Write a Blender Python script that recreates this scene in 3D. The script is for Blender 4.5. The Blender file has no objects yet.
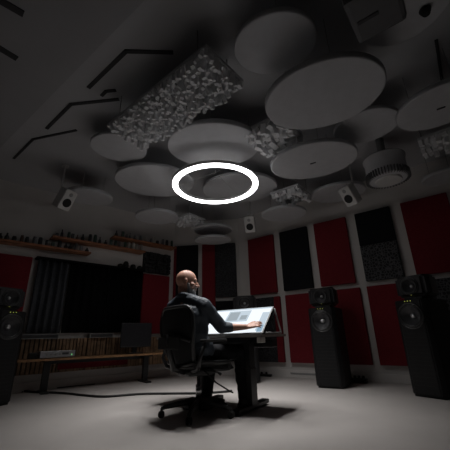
import bpy, bmesh, math, random
from mathutils import Vector, Matrix, noise
random.seed(11)
C = bpy.context.scene.collection
PI = math.pi
V = Vector

# ------------------------------------------------------------------ camera geometry
FPX, PIT, ROL, H = 310.0, math.radians(19.9), math.radians(-1.5), 0.68
F = V((0, math.cos(PIT), math.sin(PIT)))
R0 = V((1, 0, 0)); U0 = V((0, -math.sin(PIT), math.cos(PIT)))
RT = R0*math.cos(ROL) + U0*math.sin(ROL)
UP = U0*math.cos(ROL) - R0*math.sin(ROL)
CAM = V((0, 0, H))
def at_z(x, y, z):
    d = F + RT*((x-225)/FPX) - UP*((y-225)/FPX)
    return CAM + d*((z-H)/d.z)
def wpx(px, p):            # metres that px pixels span at the distance of p
    return px/FPX*((p-CAM).dot(F))

# ------------------------------------------------------------------ materials
def mat(name, col, rough=0.6, metal=0.0, var=0.0, scale=8.0, bump=0.0, bscale=60.0, emit=None, estr=0.0, spec=0.5, col2=None, coords='Object'):
    m = bpy.data.materials.new(name); m.use_nodes = True
    nt = m.node_tree; b = nt.nodes['Principled BSDF']
    b.inputs['Base Color'].default_value = (*col, 1); b.inputs['Roughness'].default_value = rough
    b.inputs['Metallic'].default_value = metal; b.inputs['Specular IOR Level'].default_value = spec
    tc = nt.nodes.new('ShaderNodeTexCoord')
    if var > 0 or col2:
        n = nt.nodes.new('ShaderNodeTexNoise'); n.inputs['Scale'].default_value = scale; n.inputs['Detail'].default_value = 4
        r = nt.nodes.new('ShaderNodeValToRGB')
        c2 = col2 or tuple(min(1, c*(1+var)) for c in col)
        c1 = col if col2 else tuple(c*(1-var) for c in col)
        r.color_ramp.elements[0].position = .35; r.color_ramp.elements[1].position = .65
        r.color_ramp.elements[0].color = (*c1, 1); r.color_ramp.elements[1].color = (*c2, 1)
        nt.links.new(tc.outputs[coords], n.inputs['Vector']); nt.links.new(n.outputs['Fac'], r.inputs['Fac'])
        nt.links.new(r.outputs['Color'], b.inputs['Base Color'])
    if bump > 0:
        n2 = nt.nodes.new('ShaderNodeTexNoise'); n2.inputs['Scale'].default_value = bscale; n2.inputs['Detail'].default_value = 3
        bp = nt.nodes.new('ShaderNodeBump'); bp.inputs['Strength'].default_value = bump; bp.inputs['Distance'].default_value = .01
        nt.links.new(tc.outputs[coords], n2.inputs['Vector']); nt.links.new(n2.outputs['Fac'], bp.inputs['Height'])
        nt.links.new(bp.outputs['Normal'], b.inputs['Normal'])
    if emit:
        b.inputs['Emission Color'].default_value = (*emit, 1); b.inputs['Emission Strength'].default_value = estr
    return m

def voronoi_mat(name, c_lo, c_hi, scale, rough=.85):
    m = bpy.data.materials.new(name); m.use_nodes = True
    nt = m.node_tree; b = nt.nodes['Principled BSDF']; b.inputs['Roughness'].default_value = rough
    tc = nt.nodes.new('ShaderNodeTexCoord'); v = nt.nodes.new('ShaderNodeTexVoronoi')
    v.feature = 'DISTANCE_TO_EDGE'; v.inputs['Scale'].default_value = scale
    r = nt.nodes.new('ShaderNodeValToRGB'); r.color_ramp.elements[0].position = .05; r.color_ramp.elements[1].position = .16
    r.color_ramp.elements[0].color = (*c_hi, 1); r.color_ramp.elements[1].color = (*c_lo, 1)
    bp = nt.nodes.new('ShaderNodeBump'); bp.inputs['Strength'].default_value = .8; bp.inputs['Distance'].default_value = .02; bp.invert = True
    nt.links.new(tc.outputs['Object'], v.inputs['Vector']); nt.links.new(v.outputs['Distance'], r.inputs['Fac'])
    nt.links.new(r.outputs['Color'], b.inputs['Base Color']); nt.links.new(v.outputs['Distance'], bp.inputs['Height'])
    nt.links.new(bp.outputs['Normal'], b.inputs['Normal'])
    return m

M = {}
M['floor'] = mat('floor_vinyl', (.50, .468, .447), .5, var=.05, scale=1.6, bump=.05, bscale=30, spec=.35)
M['plaster'] = mat('wall_plaster', (.60, .575, .555), .8, var=.03, scale=3, bump=.08, bscale=120)
M['ceil'] = mat('ceiling_paint', (.47, .475, .49), .85, var=.03, scale=2)
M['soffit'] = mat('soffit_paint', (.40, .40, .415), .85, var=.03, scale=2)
M['dark_wall'] = mat('rear_wall', (.10, .095, .09), .9, var=.05)
M['base'] = mat('baseboard_paint', (.68, .65, .63), .5, var=.02)
M['disc'] = mat('disc_felt', (.54, .545, .565), .9, var=.03, scale=10, bump=.1, bscale=200)
M['skyline'] = mat('skyline_foam', (.80, .805, .82), .8, var=.05, scale=20)
M['slot'] = mat('slot_black', (.045, .045, .048), .7, var=.1)
M['red'] = mat('red_fabric', (.185, .019, .026), .92, var=.10, scale=40, bump=.3, bscale=300, spec=.15)
M['redside'] = mat('panel_red_side', (.17, .016, .022), .92, var=.08, scale=40)
M['blackfab'] = mat('black_fabric', (.014, .014, .017), .95, var=.2, scale=60, bump=.3, bscale=300, spec=.12)
M['blackpat'] = voronoi_mat('black_pattern', (.010, .010, .012), (.045, .045, .05), 26)
M['greypat'] = voronoi_mat('grey_pattern', (.016, .016, .018), (.10, .10, .105), 24)
M['foam'] = voronoi_mat('black_foam', (.006, .006, .007), (.035, .034, .036), 14)
M['tower'] = mat('speaker_black', (.010, .010, .011), .5, var=.15, scale=30, spec=.3)
M['towerhead'] = mat('speaker_head_black', (.022, .022, .024), .38, var=.1, scale=30)
M['cone'] = mat('driver_cone', (.075, .075, .08), .36, .3, var=.1)
M['surround'] = mat('driver_surround', (.014, .014, .015), .4, var=.1)
M['ringmetal'] = mat('driver_ring', (.07, .07, .072), .3, .5, var=.08)
M['domecap'] = mat('driver_dome', (.6, .6, .62), .3, .6, var=.05)
M['led'] = mat('status_led', (.7, .8, .2), .4, emit=(.75, .85, .15), estr=.45, var=.02)
M['ledgreen'] = mat('green_led', (.3, .8, .3), .4, emit=(.3, 1, .35), estr=.6, var=.02)
M['ring'] = mat('ring_diffuser', (.9, .9, .9), .5, emit=(1, .99, .98), estr=7, var=.01)
M['ringcase'] = mat('ring_case', (.55, .55, .55), .4, .2, var=.03)
M['wire'] = mat('steel_wire', (.30, .30, .30), .5, .3, var=.05)
M['white_spk'] = mat('white_speaker', (.66, .65, .64), .45, var=.03)
M['black'] = mat('black_plastic', (.014, .014, .015), .45, var=.15, scale=20)
M['rubber'] = mat('rubber_black', (.010, .010, .010), .7, var=.15, scale=20)
M['meshfab'] = mat('chair_mesh', (.020, .020, .021), .75, var=.2, scale=200, bump=.4, bscale=400, spec=.2)
M['frame'] = mat('chair_frame', (.022, .022, .023), .38, var=.15, scale=10)
M['steel'] = mat('polished_steel', (.45, .45, .46), .25, 1, var=.05)
M['desk'] = mat('desk_laminate', (.020, .019, .019), .42, var=.15, scale=14)
M['deskedge'] = mat('desk_edge_band', (.20, .18, .165), .45, var=.1, scale=30)
M['deskleg'] = mat('desk_leg_metal', (.020, .020, .021), .4, .4, var=.1)
M['pale'] = mat('pale_plastic', (.55, .52, .48), .5, var=.04)
M['screen'] = mat('screen_white', (.02, .02, .02), .7, spec=.1, emit=(.87, .94, 1.0), estr=1.03, var=.01)
M['screen_grey'] = mat('screen_grey', (.02, .02, .02), .7, spec=.1, emit=(.42, .50, .56), estr=.7, var=.01)
M['screen_pale'] = mat('screen_pale', (.02, .02, .02), .7, spec=.1, emit=(.62, .74, .84), estr=.8, var=.01)
M['screen_blue'] = mat('screen_blue', (.02, .02, .02), .7, spec=.1, emit=(.36, .54, .70), estr=.7, var=.01)
M['screen_off'] = mat('screen_off', (.035, .035, .04), .22, var=.04)
M['wood'] = mat('oak_board', (.36, .19, .085), .55, var=.25, scale=14, bump=.1, bscale=60)
M['shelfwood'] = mat('shelf_wood', (.30, .12, .055), .6, var=.2, scale=10)
M['slat'] = mat('slat_wood', (.30, .185, .105), .6, var=.35, scale=9)
M['slatback'] = mat('slat_backing', (.03, .02, .014), .9, var=.2)
M['silver'] = mat('brushed_silver', (.42, .42, .44), .35, .7, var=.06, scale=50)
M['greybox'] = mat('grey_metal', (.33, .33, .325), .5, .1, var=.06)
M['projector'] = mat('projector_grey', (.13, .13, .135), .55, var=.06)
M['ventgrey'] = mat('vent_grey', (.14, .14, .14), .7, var=.06)
M['curtgrey'] = mat('curtain_grey', (.075, .08, .09), .95, var=.15, scale=30, spec=.1)
M['curtblk'] = mat('curtain_black', (.008, .008, .009), .97, var=.2, scale=30, spec=.05)
M['skin'] = mat('skin', (.56, .30, .215), .48, var=.08, scale=30, bump=.05, bscale=200)
M['beard'] = mat('grey_beard', (.26, .24, .23), .9, col2=(.52, .50, .48), scale=160, bump=.5, bscale=300)
M['shirt'] = mat('dark_shirt', (.034, .045, .060), .6, col2=(.052, .068, .088), scale=14, bump=.75, bscale=26)
M['trouser'] = mat('black_trousers', (.008, .008, .010), .8, var=.2, scale=14, bump=.5, bscale=22, spec=.2)
M['shoe'] = mat('black_shoe', (.010, .010, .011), .45, var=.15)
M['eye'] = mat('eye_white', (.6, .58, .55), .2, var=.02)
M['lip'] = mat('lips', (.35, .13, .11), .5, var=.05)
M['cable'] = mat('cable_rubber', (.008, .008, .008), .6, var=.15)
for k, c in dict(jar_white=(.5, .48, .44), jar_brown=(.10, .05, .03), jar_dark=(.03, .03, .035), jar_grey=(.16, .16, .17), jar_green=(.03, .06, .045)).items():
    M[k] = mat(k, c, .45, var=.1, scale=25)

# ------------------------------------------------------------------ mesh builders
class MB:
    def __init__(s): s.bm = bmesh.new()
    def add(s, verts, faces, mi=0):
        vs = [s.bm.verts.new(v) for v in verts]
        for f in faces:
            try:
                ff = s.bm.faces.new([vs[i] for i in f]); ff.material_index = mi
            except ValueError: pass
        return vs
    def box(s, c, d, M4=None, bev=0.0, mi=0):
        t = bmesh.new(); bmesh.ops.create_cube(t, size=1)
        for v in t.verts: v.co = V((v.co.x*d[0], v.co.y*d[1], v.co.z*d[2]))
        if bev > 0: bmesh.ops.bevel(t, geom=list(t.edges), offset=bev, segments=2, affect='EDGES', profile=.6)
        return s.merge(t, Matrix.Translation(c) if M4 is None else M4 @ Matrix.Translation(c), mi)
    def merge(s, t, M4=None, mi=0):
        t.verts.index_update()
        vs = [s.bm.verts.new((M4 @ v.co) if M4 is not None else v.co) for v in t.verts]
        for f in t.faces:
            try:
                ff = s.bm.faces.new([vs[v.index] for v in f.verts]); ff.material_index = mi; ff.smooth = f.smooth
            except ValueError: pass
        t.free(); return s
    def lathe(s, prof, M4=None, n=24, mi=0, cap=True):   # prof: list of (r, z)
        M4 = M4 or Matrix()
        rings = []
        for r, z in prof:
            rings.append([s.bm.verts.new(M4 @ V((r*math.cos(2*PI*k/n), r*math.sin(2*PI*k/n), z))) for k in range(n)])
        for a, b in zip(rings, rings[1:]):
            for k in range(n):
                f = s.bm.faces.new((a[k], a[(k+1) % n], b[(k+1) % n], b[k])); f.smooth = True; f.material_index = mi
        if cap:
            f = s.bm.faces.new(rings[0][::-1]); f.material_index = mi
            f = s.bm.faces.new(rings[-1]); f.material_index = mi
        return s
    def tube(s, pts, r, n=8, closed=False, mi=0):
        pts = [V(p) for p in pts]; rr = r if isinstance(r, (list, tuple)) else [r]*len(pts)
        rings = []; prev = None; N = len(pts)
        for i, p in enumerate(pts):
            a = pts[(i-1) % N] if (closed or i > 0) else p
            b = pts[(i+1) % N] if (closed or i < N-1) else p
            t = (b-a).normalized()
            u = (prev - t*prev.dot(t)) if prev is not None else t.orthogonal()
            if u.length < 1e-5: u = t.orthogonal()
            u.normalize(); prev = u; w = t.cross(u)
            rings.append([s.bm.verts.new(p + (u*math.cos(2*PI*k/n) + w*math.sin(2*PI*k/n))*rr[i]) for k in range(n)])
        pairs = list(zip(rings, rings[1:])) + ([(rings[-1], rings[0])] if closed else [])
        for a, b in pairs:
            for k in range(n):
                f = s.bm.faces.new((a[k], a[(k+1) % n], b[(k+1) % n], b[k])); f.smooth = True; f.material_index = mi
        if not closed:
            s.bm.faces.new(rings[0][::-1]); s.bm.faces.new(rings[-1])
        return s
    def prism(s, poly, z0, z1, M4=None, mi=0):
        M4 = M4 or Matrix(); n = len(poly)
        s.add([M4 @ V((x, y, z0)) for x, y in poly] + [M4 @ V((x, y, z1)) for x, y in poly],
              [list(range(n))[::-1], list(range(n, 2*n))] + [(i, (i+1) % n, (i+1) % n + n, i+n) for i in range(n)], mi)
        return s
    def cap(s, p0, p1, r0, r1=None, n=14):     # tapered capsule of closed solids
        p0, p1 = V(p0), V(p1); r1 = r0 if r1 is None else r1
        d = p1-p0; L = d.length
        q = V((0, 0, 1)).rotation_difference(d) if L > 1e-6 else None
        Mx = Matrix.Translation(p0) @ (q.to_matrix().to_4x4() if q else Matrix())
        prof = [(max(r0*math.cos(a), 1e-4), r0*math.sin(a)) for a in [(-PI/2)+PI/2*i/5 for i in range(6)]]
        prof += [(max(r1*math.cos(a), 1e-4), L+r1*math.sin(a)) for a in [PI/2*i/5 for i in range(6)]]
        return s.lathe(prof, Mx, n)
    def ell(s, c, r, M4=None, n=16):
        t = bmesh.new(); bmesh.ops.create_uvsphere(t, u_segments=n+6, v_segments=n, radius=1)
        for v in t.verts: v.co = V((v.co.x*r[0], v.co.y*r[1], v.co.z*r[2]))
        for f in t.faces: f.smooth = True
        return s.merge(t, (M4 or Matrix()) @ Matrix.Translation(c))
    def build(s, name, mats, parent=None, loc=None, M4=None):
        bmesh.ops.recalc_face_normals(s.bm, faces=s.bm.faces)
        me = bpy.data.meshes.new(name); s.bm.to_mesh(me); s.bm.free()
        for m in (mats if isinstance(mats, (list, tuple)) else [mats]): me.materials.append(m)
        o = bpy.data.objects.new(name, me); C.objects.link(o)
        if parent: o.parent = parent
        if M4 is not None: o.matrix_local = M4
        elif loc is not None: o.location = loc
        return o

def tag(o, label, cat, group=None):
    o['label'] = label; o['category'] = cat
    if group: o['group'] = group
    return o
def thing(name, label, cat, loc=(0, 0, 0), rz=0, group=None, M4=None):
    o = bpy.data.objects.new(name, None); C.objects.link(o); o.empty_display_size = .1
    if M4 is not None: o.matrix_world = M4
    else: o.location = loc; o.rotation_euler = (0, 0, rz)
    return tag(o, label, cat, group)
def struct(name, mb, m, parent=None):
    o = mb.build(name, m, parent)
    if not parent: o['kind'] = 'structure'
    return o
def dup(root, label=None, **kw):
    r = root.copy(); C.objects.link(r)
    if label: r['label'] = label
    for k, v in kw.items(): setattr(r, k, v)
    for ch in list(root.children):
        c = ch.copy(); C.objects.link(c); c.parent = r
        for g in ch.children:
            d = g.copy(); C.objects.link(d); d.parent = c
    return r
def remesh(mb, name, m, voxel, smooth, parent, disp=0.0, dscale=9.0, seed=0):
    o = mb.build(name, m)
    md = o.modifiers.new('r', 'REMESH'); md.mode = 'VOXEL'; md.voxel_size = voxel
    ms = o.modifiers.new('s', 'SMOOTH'); ms.iterations = smooth; ms.factor = .5
    dg = bpy.context.evaluated_depsgraph_get()
    me = bpy.data.meshes.new_from_object(o.evaluated_get(dg))
    o.modifiers.clear(); old = o.data; o.data = me; bpy.data.meshes.remove(old); me.name = name
    if not me.materials: me.materials.append(m)
    for p in me.polygons: p.use_smooth = True
    if disp:
        off = V((seed*7.3, seed*3.1, 0)); nn = [v.normal.copy() for v in me.vertices]
        for v, nv in zip(me.vertices, nn):
            q = v.co*dscale + off
            v.co += nv*disp*(noise.noise(V((q.x, q.y, q.z*1.9))) + .5*noise.noise(q*2.3))
    if parent: o.parent = parent
    return o
def frame_mat(o, x, y, z):      # matrix with given axes and origin
    x, y, z = V(x), V(y), V(z)
    return Matrix(((x.x, y.x, z.x, o[0]), (x.y, y.y, z.y, o[1]), (x.z, y.z, z.z, o[2]), (0, 0, 0, 1)))
def az(deg): a = math.radians(deg); return V((math.sin(a), math.cos(a), 0))

# ------------------------------------------------------------------ the room
A = V((-1.158, 6.727, 0)); B = V((.289, 6.566, 0)); CZ = 3.2
dR = az(127.6); dK = (B-A).normalized(); dL = az(48)
def inward(d): return V((d.y, -d.x, 0))      # to the right of the wall direction: into the room
# local wall frames: x along wall, y out of the wall into the room, z up
def wallM(o, d):
    n = inward(d)
    return frame_mat(o, d, n, (0, 0, 1))
WR, WK, WL = wallM(B, dR), wallM(A, dK), wallM(A, dL)
Rend = B + dR*6.6; Lend = A - dL*6.2
NR, NL = V((4.6, -4.0, 0)), V((-5.6, -4.0, 0))
poly = [A, B, Rend, NR, NL, Lend]
mb = MB(); mb.prism([(p.x, p.y) for p in poly], -.1, 0); struct('floor', mb, M['floor'])
mb = MB(); mb.prism([(p.x, p.y) for p in poly], CZ, CZ+.1); struct('ceiling', mb, M['ceil'])
def wall_seg(name, p, q, m, th=.12):
    d = (q-p).normalized(); n = -inward(d); mbw = MB()
    mbw.prism([((p).x, (p).y), (q.x, q.y), (q+n*th).to_tuple()[:2], (p+n*th).to_tuple()[:2]], 0, CZ)
    return struct(name, mbw, m)
wall_seg('wall_left', Lend, A, M['plaster']); wall_seg('wall_back', A, B, M['plaster']); wall_seg('wall_right', B, Rend, M['plaster'])
wall_seg('wall_near_right', Rend, NR, M['dark_wall']); wall_seg('wall_near', NR, NL, M['dark_wall']); wall_seg('wall_near_left', NL, Lend, M['dark_wall'])
def wbox(x0, x1, y0, y1, z0, z1, Mx, bev=0, mbx=None, mi=0):
    mbx = mbx or MB()
    mbx.box(((x0+x1)/2, (y0+y1)/2, (z0+z1)/2), (x1-x0, y1-y0, z1-z0), Mx, bev, mi); return mbx
struct('baseboard_right', wbox(0, 6.6, 0, .018, 0, .12, WR, .003), M['base'])
struct('baseboard_back', wbox(0, 1.456, 0, .018, 0, .12, WK, .003), M['base'])
struct('baseboard_left', wbox(-6.2, 0, 0, .018, 0, .12, WL, .003), M['base'])
# narrow corner trim on the back wall by the right corner
struct('trim_1', wbox(1.40, 1.45, 0, .02, .12, 2.95, WK, .003), M['plaster'])
# dropped soffit on the left side of the ceiling
s0, s1 = at_z(145, 0, 3.06), at_z(0, 148, 3.06)
sd = (s1-s0).normalized(); a0, a1 = s0 - sd*5, s1 + sd*1.2
sn = V((-sd.y, sd.x, 0)); sn = sn if sn.x < 0 else -sn
mb = MB(); mb.prism([tuple((a0)[:2]), tuple(a1[:2]), tuple((a1+sn*5)[:2]), tuple((a0+sn*5)[:2])], 3.06, 3.199)
struct('trim_2', mb, M['soffit'])

# ceiling strips: bent and straight dark slots
def strip(label, px, z, w=.038, group=None):
    pts = [at_z(x, y, z) for x, y in px]; mb = MB()
    for p, q in zip(pts, pts[1:]):
        d = (q-p); L = d.length; d.normalize(); c = (p+q)/2
        mb.box((0, 0, 0), (L+w*.6, w, .012), frame_mat((c.x, c.y, z-.006), d, V((-d.y, d.x, 0)), (0, 0, 1)), .002)
    o = mb.build('ceiling_slot_strip', M['slot']); tag(o, label, 'ceiling strip', 'dark slot strips set in the ceiling'); return o
strip('bent dark slot strip in ceiling alongside the long bumpy diffuser, nearest one of the three bent strips', [(89, 87), (126, 51), (172, 52)], CZ)
strip('bent dark slot strip in ceiling, middle one of the three bent strips', [(47, 128), (71, 104), (118, 99)], CZ)
strip('faint bent dark slot strip in ceiling, farthest left of the three bent strips', [(14, 158), (33, 139), (76, 130)], CZ, .032)
strip('tiny dark curved slot in ceiling between two of the bent strips', [(102, 95), (106, 91), (115, 90)], CZ, .035)
strip('short straight dark strip on the soffit in the very top left corner', [(-12, -7), (21, 12)], 3.06, .06)
strip('short straight dark strip on the soffit, lower of two at the left edge', [(-8, 43), (15, 57)], 3.06, .06)
strip('short dark strip in ceiling above the wide disc at the right edge', [(436, 40), (442, 80)], CZ, .026)

# ------------------------------------------------------------------ wall panels
def panel(Mx, x0, x1, z0, z1, m, label, cat='wall panel', th=.07, group=None, y0=0):
    o = wbox(x0-(x0+x1)/2, x1-(x0+x1)/2, y0, y0+th, z0-z0, z1-z0, Matrix(), .012).build('hanging_fabric_panel', m)
    o.matrix_world = Mx @ Matrix.Translation(((x0+x1)/2, .0, z0))
    return tag(o, label, cat, group or 'fabric panels on the walls')
T, S1, S0, BT = 2.62, 1.465, 1.385, .237
panel(WR, .28, .885, S1, T, M['red'], 'red fabric panel in the upper row, next to the room corner')
panel(WR, 1.035, 1.61, S1, T, M['blackfab'], 'plain black fabric panel in the upper row, between two red panels')
panel(WR, 1.755, 2.34, S1, T, M['red'], 'red fabric panel in the upper row above the middle tower speaker')
panel(WR, 2.50, 3.05, 2.05, T, M['blackfab'], 'plain black panel above the grey speckled one, near the right tower speaker')
panel(WR, 2.50, 3.05, S1, 2.045, M['greypat'], 'grey speckled dark panel above left of the right tower speaker head')
panel(WR, 3.21, 3.83, S1, T, M['red'], 'large red fabric panel in the upper row at the right edge')
panel(WR, 3.98, 4.6, S1, T, M['blackfab'], 'black panel in the upper row beyond the right edge red panel')
panel(WR, .28, .80, BT, S0, M['blackpat'], 'black speckled panel in the lower row behind the desk')
panel(WR, .802, .925, BT, S0, M['red'], 'narrow red strip of panel right of the black speckled panel behind desk')
panel(WR, 1.045, 1.62, BT, S0, M['red'], 'red fabric panel in the lower row left of the middle tower speaker')
panel(WR, 1.765, 2.385, BT, S0, M['red'], 'red fabric panel in the lower row right behind the middle tower speaker')
panel(WR, 2.49, 3.06, BT, S0, M['red'], 'red fabric panel in the lower row left behind the right tower speaker')
panel(WR, 3.21, 3.83, BT, S0, M['greypat'], 'dark speckled panel in the lower row right behind the right tower speaker')
panel(WK, .02, .075, BT, T, M['red'], 'thin red panel strip on the back wall, left of his head beside a black panel')
panel(WK, .077, .555, BT, T, M['blackfab'], 'tall black panel on the back wall right behind his head')
panel(WK, .65, .93, BT, T, M['red'], 'tall red panel on the back wall just right of his head')
panel(WK, .935, 1.385, S1, T, M['blackpat'], 'black speckled panel on the back wall above the centre speaker')
panel(WK, .935, 1.385, BT, S0, M['blackfab'], 'black panel low on the back wall behind the lit screen')
# left wall panels
panel(WL, -.74, -.13, .78, 1.93, M['red'], 'red fabric panel on the left wall directly left of the seated man')
o = MB()
wbox(-.305, .305, 0, .05, 0, .42, Matrix(), .006, o)
for i in range(7):
    for j in range(5):
        h = random.uniform(.02, .09)
        o.box((-.26+i*.087, .05+h/2, .042+j*.084), (.078, h, .076), None, .012)
o = o.build('hanging_foam_panel', M['foam']); o.matrix_world = WL @ Matrix.Translation((-.44, 0, 1.965))
tag(o, 'lumpy black foam panel on the left wall above the red panel', 'wall panel', 'fabric panels on the walls')
panel(WL, -3.9, -2.70, .80, 1.975, M['red'], 'dark red panel on the left wall behind the left edge tower speaker')
panel(WL, -2.1, -.95, .27, .44, M['red'], 'low red panel on the left wall underneath the wooden bench', th=.02, y0=.075)

# ------------------------------------------------------------------ curtains
def curtain(x0, x1, z0, z1, amp, wl, m, label, seed):
    rnd = random.Random(seed); n = int((x1-x0)/.012); mb = MB(); pts = []
    ph = 0
    for i in range(n+1):
        x = x0+(x1-x0)*i/n; ph += .012/wl*2*PI*rnd.uniform(.75, 1.3)
        pts.append((x, .08 + amp*math.sin(ph) + amp*.3*math.sin(ph*.37)))
    fr = [[mb.bm.verts.new(WL @ V((x, y+dy, z))) for x, y in pts] for dy, z in ((0, z0), (0, z1), (-.008, z1), (-.008, z0))]
    for a in range(4):
        for i in range(n):
            f = mb.bm.faces.new((fr[a][i], fr[a][i+1], fr[(a+1) % 4][i+1], fr[(a+1) % 4][i])); f.smooth = True
    mb.bm.faces.new([fr[a][0] for a in range(4)]); mb.bm.faces.new([fr[a][n] for a in range(4)])
    o = mb.build('curtain', m); return tag(o, label, 'curtain', 'curtains on the left wall')
curtain(-2.62, -2.13, .81, 1.95, .035, .11, M['curtgrey'], 'dark grey pleated curtain at the left end of the black curtains', 3)
curtain(-2.125, -1.45, .81, 1.95, .02, .14, M['curtblk'], 'black curtain in the middle of the left wall, beside the grey pleated one', 5)
curtain(-1.445, -.76, .81, 1.95, .02, .14, M['curtblk'], 'black curtain on the left wall beside the red panel', 8)
o = wbox(-2.66, -.75, 0, .16, 1.952, 1.985, WL, .004).build('curtain_rail', M['curtblk']); tag(o, 'long black boxed rail holding the curtains on the left wall', 'curtain rail')
for k, (x, h) in enumerate(((-1.24, .07), (-1.13, .13), (-.98, .09), (-.84, .08))):
    mb = MB(); mb.lathe([(.045, 0), (.055, h*.3), (.05, h*.75), (.03, h)], n=14)
    o = mb.build('black_pot', M['rubber']); o.matrix_world = WL @ Matrix.Translation((x, .08, 1.985))
    tag(o, ['small black pot on the curtain rail, leftmost of four', 'tallest black pot on the curtain rail, second from left',
            'small black pot on the curtain rail, third from left', 'small black pot on the curtain rail, nearest the foam panel'][k], 'pot', 'black pots on the curtain rail')

# ------------------------------------------------------------------ stepped shelves with small things
shelves = [(-3.9, -1.85, 2.165, 'lowest wooden shelf high on the left wall, at the left edge', 'lowest'),
           (-2.50, -.80, 2.355, 'middle wooden shelf of the three stepped shelves on the left wall', 'middle'),
           (-1.47, -.08, 2.555, 'highest wooden shelf of the stepped three, ending near the corner', 'highest')]
def bottle_mb(h, r, kind):
    mb = MB()
    if kind == 0: mb.lathe([(r*.95, 0), (r, h*.05), (r, h*.55), (r*.4, h*.72), (r*.4, h*.95), (r*.45, h)], n=12)
    elif kind == 1: mb.lathe([(r*.9, 0), (r, h*.06), (r, h*.8), (r*.85, h*.86), (r*.85, h)], n=12)
    else: mb.box((0, 0, h/2), (r*2, r*1.7, h), None, .004)
    return mb
protos = {}
for kind, nm, cat in ((0, 'bottle', 'bottle'), (1, 'jar', 'jar'), (2, 'small_box', 'box')):
    for ci, cm in enumerate(('jar_dark', 'jar_brown', 'jar_grey', 'jar_green', 'jar_white')):
        protos[(kind, ci)] = (nm, cat, M[cm])
words_c = ('blackish', 'brown', 'grey', 'dark green', 'white')
first = {}
for (x0, x1, z, lab, wd) in shelves:
    o = wbox(x0, x1, 0, .22, z-.035, z, WL, .004).build('mounted_shelf', M['shelfwood']); tag(o, lab, 'shelf', 'stepped shelves on the left wall')
    rnd = random.Random(int(z*100)); x = x0 + .06
    hmax = .15 if wd == 'lowest' else .165
    if wd == 'highest': hmax = .16
    while x < x1-.06:
        kind = rnd.choice((0, 0, 1, 1, 2)); ci = rnd.choice((0, 0, 0, 1, 2, 2, 3))
        if wd == 'middle' and x > x1-.42: kind, ci = 1, 4
        if wd == 'highest' and -.9 < x < -.55: ci = rnd.choice((4, 2))
        r = rnd.uniform(.022, .034); h = rnd.uniform(.08, hmax)
        if wd == 'middle' and x > x1-.42: r, h = .032, .145
        key = (kind, ci)
        if key not in first:
            first[key] = bottle_mb(.12, .03, kind).build(protos[key][0], protos[key][2]); o = first[key]
        else:
            o = first[key].copy(); C.objects.link(o)
        o.matrix_world = WL @ Matrix.Translation((x+r, .11+rnd.uniform(-.03, .05), z)) @ Matrix.Diagonal((r/.03, r/.03, h/.12, 1))
        g = '%s %s on the %s wooden shelf' % (words_c[ci], protos[key][1]+('es' if kind == 2 else 's'), wd)
        tag(o, 'small %s %s in the row on the %s wooden wall shelf' % (words_c[ci], protos[key][1], wd), protos[key][1], g)
        x += 2*r + rnd.uniform(.012, .06)

# ------------------------------------------------------------------ wooden slat screens, bench and what stands on it
def slats(x0, x1, z0, z1, label):
    rnd = random.Random(int(abs(x0)*100)); mb = MB()
    wbox(x0, x1, .02, .035, z0, z1, WL, 0, mb, 1)
    x = x0
    while x < x1-.03:
        w = rnd.uniform(.03, .055); d = rnd.uniform(.02, .035)
        wbox(x, min(x+w, x1), .035, .035+d, z0, z1, WL, .003, mb, 0); x += w+rnd.uniform(.008, .02)
    o = mb.build('slat_screen', [M['slat'], M['slatback']]); return tag(o, label, 'slat screen', 'brown slat screens along the left wall')
slats(-2.75, -1.42, .23, .725, 'low brown vertical slat screen behind the silver amplifier')
slats(-1.41, -.06, .23, .725, 'low brown vertical slat screen behind the dark monitor')
for x0, x1, lb in ((-2.68, -2.16, 'flat grey box on top of the slats above the silver amplifier'), (-1.68, -1.28, 'flat grey box on top of the slats left of the dark monitor')):
    mb = wbox(-(x1-x0)/2, (x1-x0)/2, -.06, .06, 0, .07, Matrix(), .006)
    r_ = thing('flat_box', lb, 'box', M4=WL @ Matrix.Translation(((x0+x1)/2, .085, .726)), group='flat grey boxes on the slat screens')
    mb.build('body', M['greybox'], r_)
    g = MB(); g.box((0, .0605, .035), (x1-x0-.03, .003, .05))
    for i in range(12): g.box((-(x1-x0)/2+.03+i*(x1-x0-.06)/11, .061, .035), (.012, .004, .045))
    g.build('grille', M['slot'], r_)
# bench
bench = thing('wooden_bench_table', 'long narrow wooden table along the left wall on dark legs', 'table', M4=WL @ Matrix.Translation((-2.70, .30, 0)) @ Matrix.Rotation(math.radians(5), 4, 'Z') @ Matrix.Translation((1.25, 0, 0)))
wbox(-1.30, 1.32, -.18, .18, .425, .455, Matrix(), .004).build('table_top', M['wood'], bench)
for x in (-.86, .66):
    mb = MB(); mb.box((x, 0, .22), (.09, .07, .41), None, .006); mb.box((x, 0, .0125), (.10, .36, .025), None, .006); mb.box((x, 0, .413), (.12, .32, .022), None, .004)
    mb.build('leg', M['deskleg'], bench)
mb = MB(); mb.box((-.1, -.12, .39), (1.5, .05, .05), None, .004); mb.build('crossbar', M['deskleg'], bench)
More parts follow.
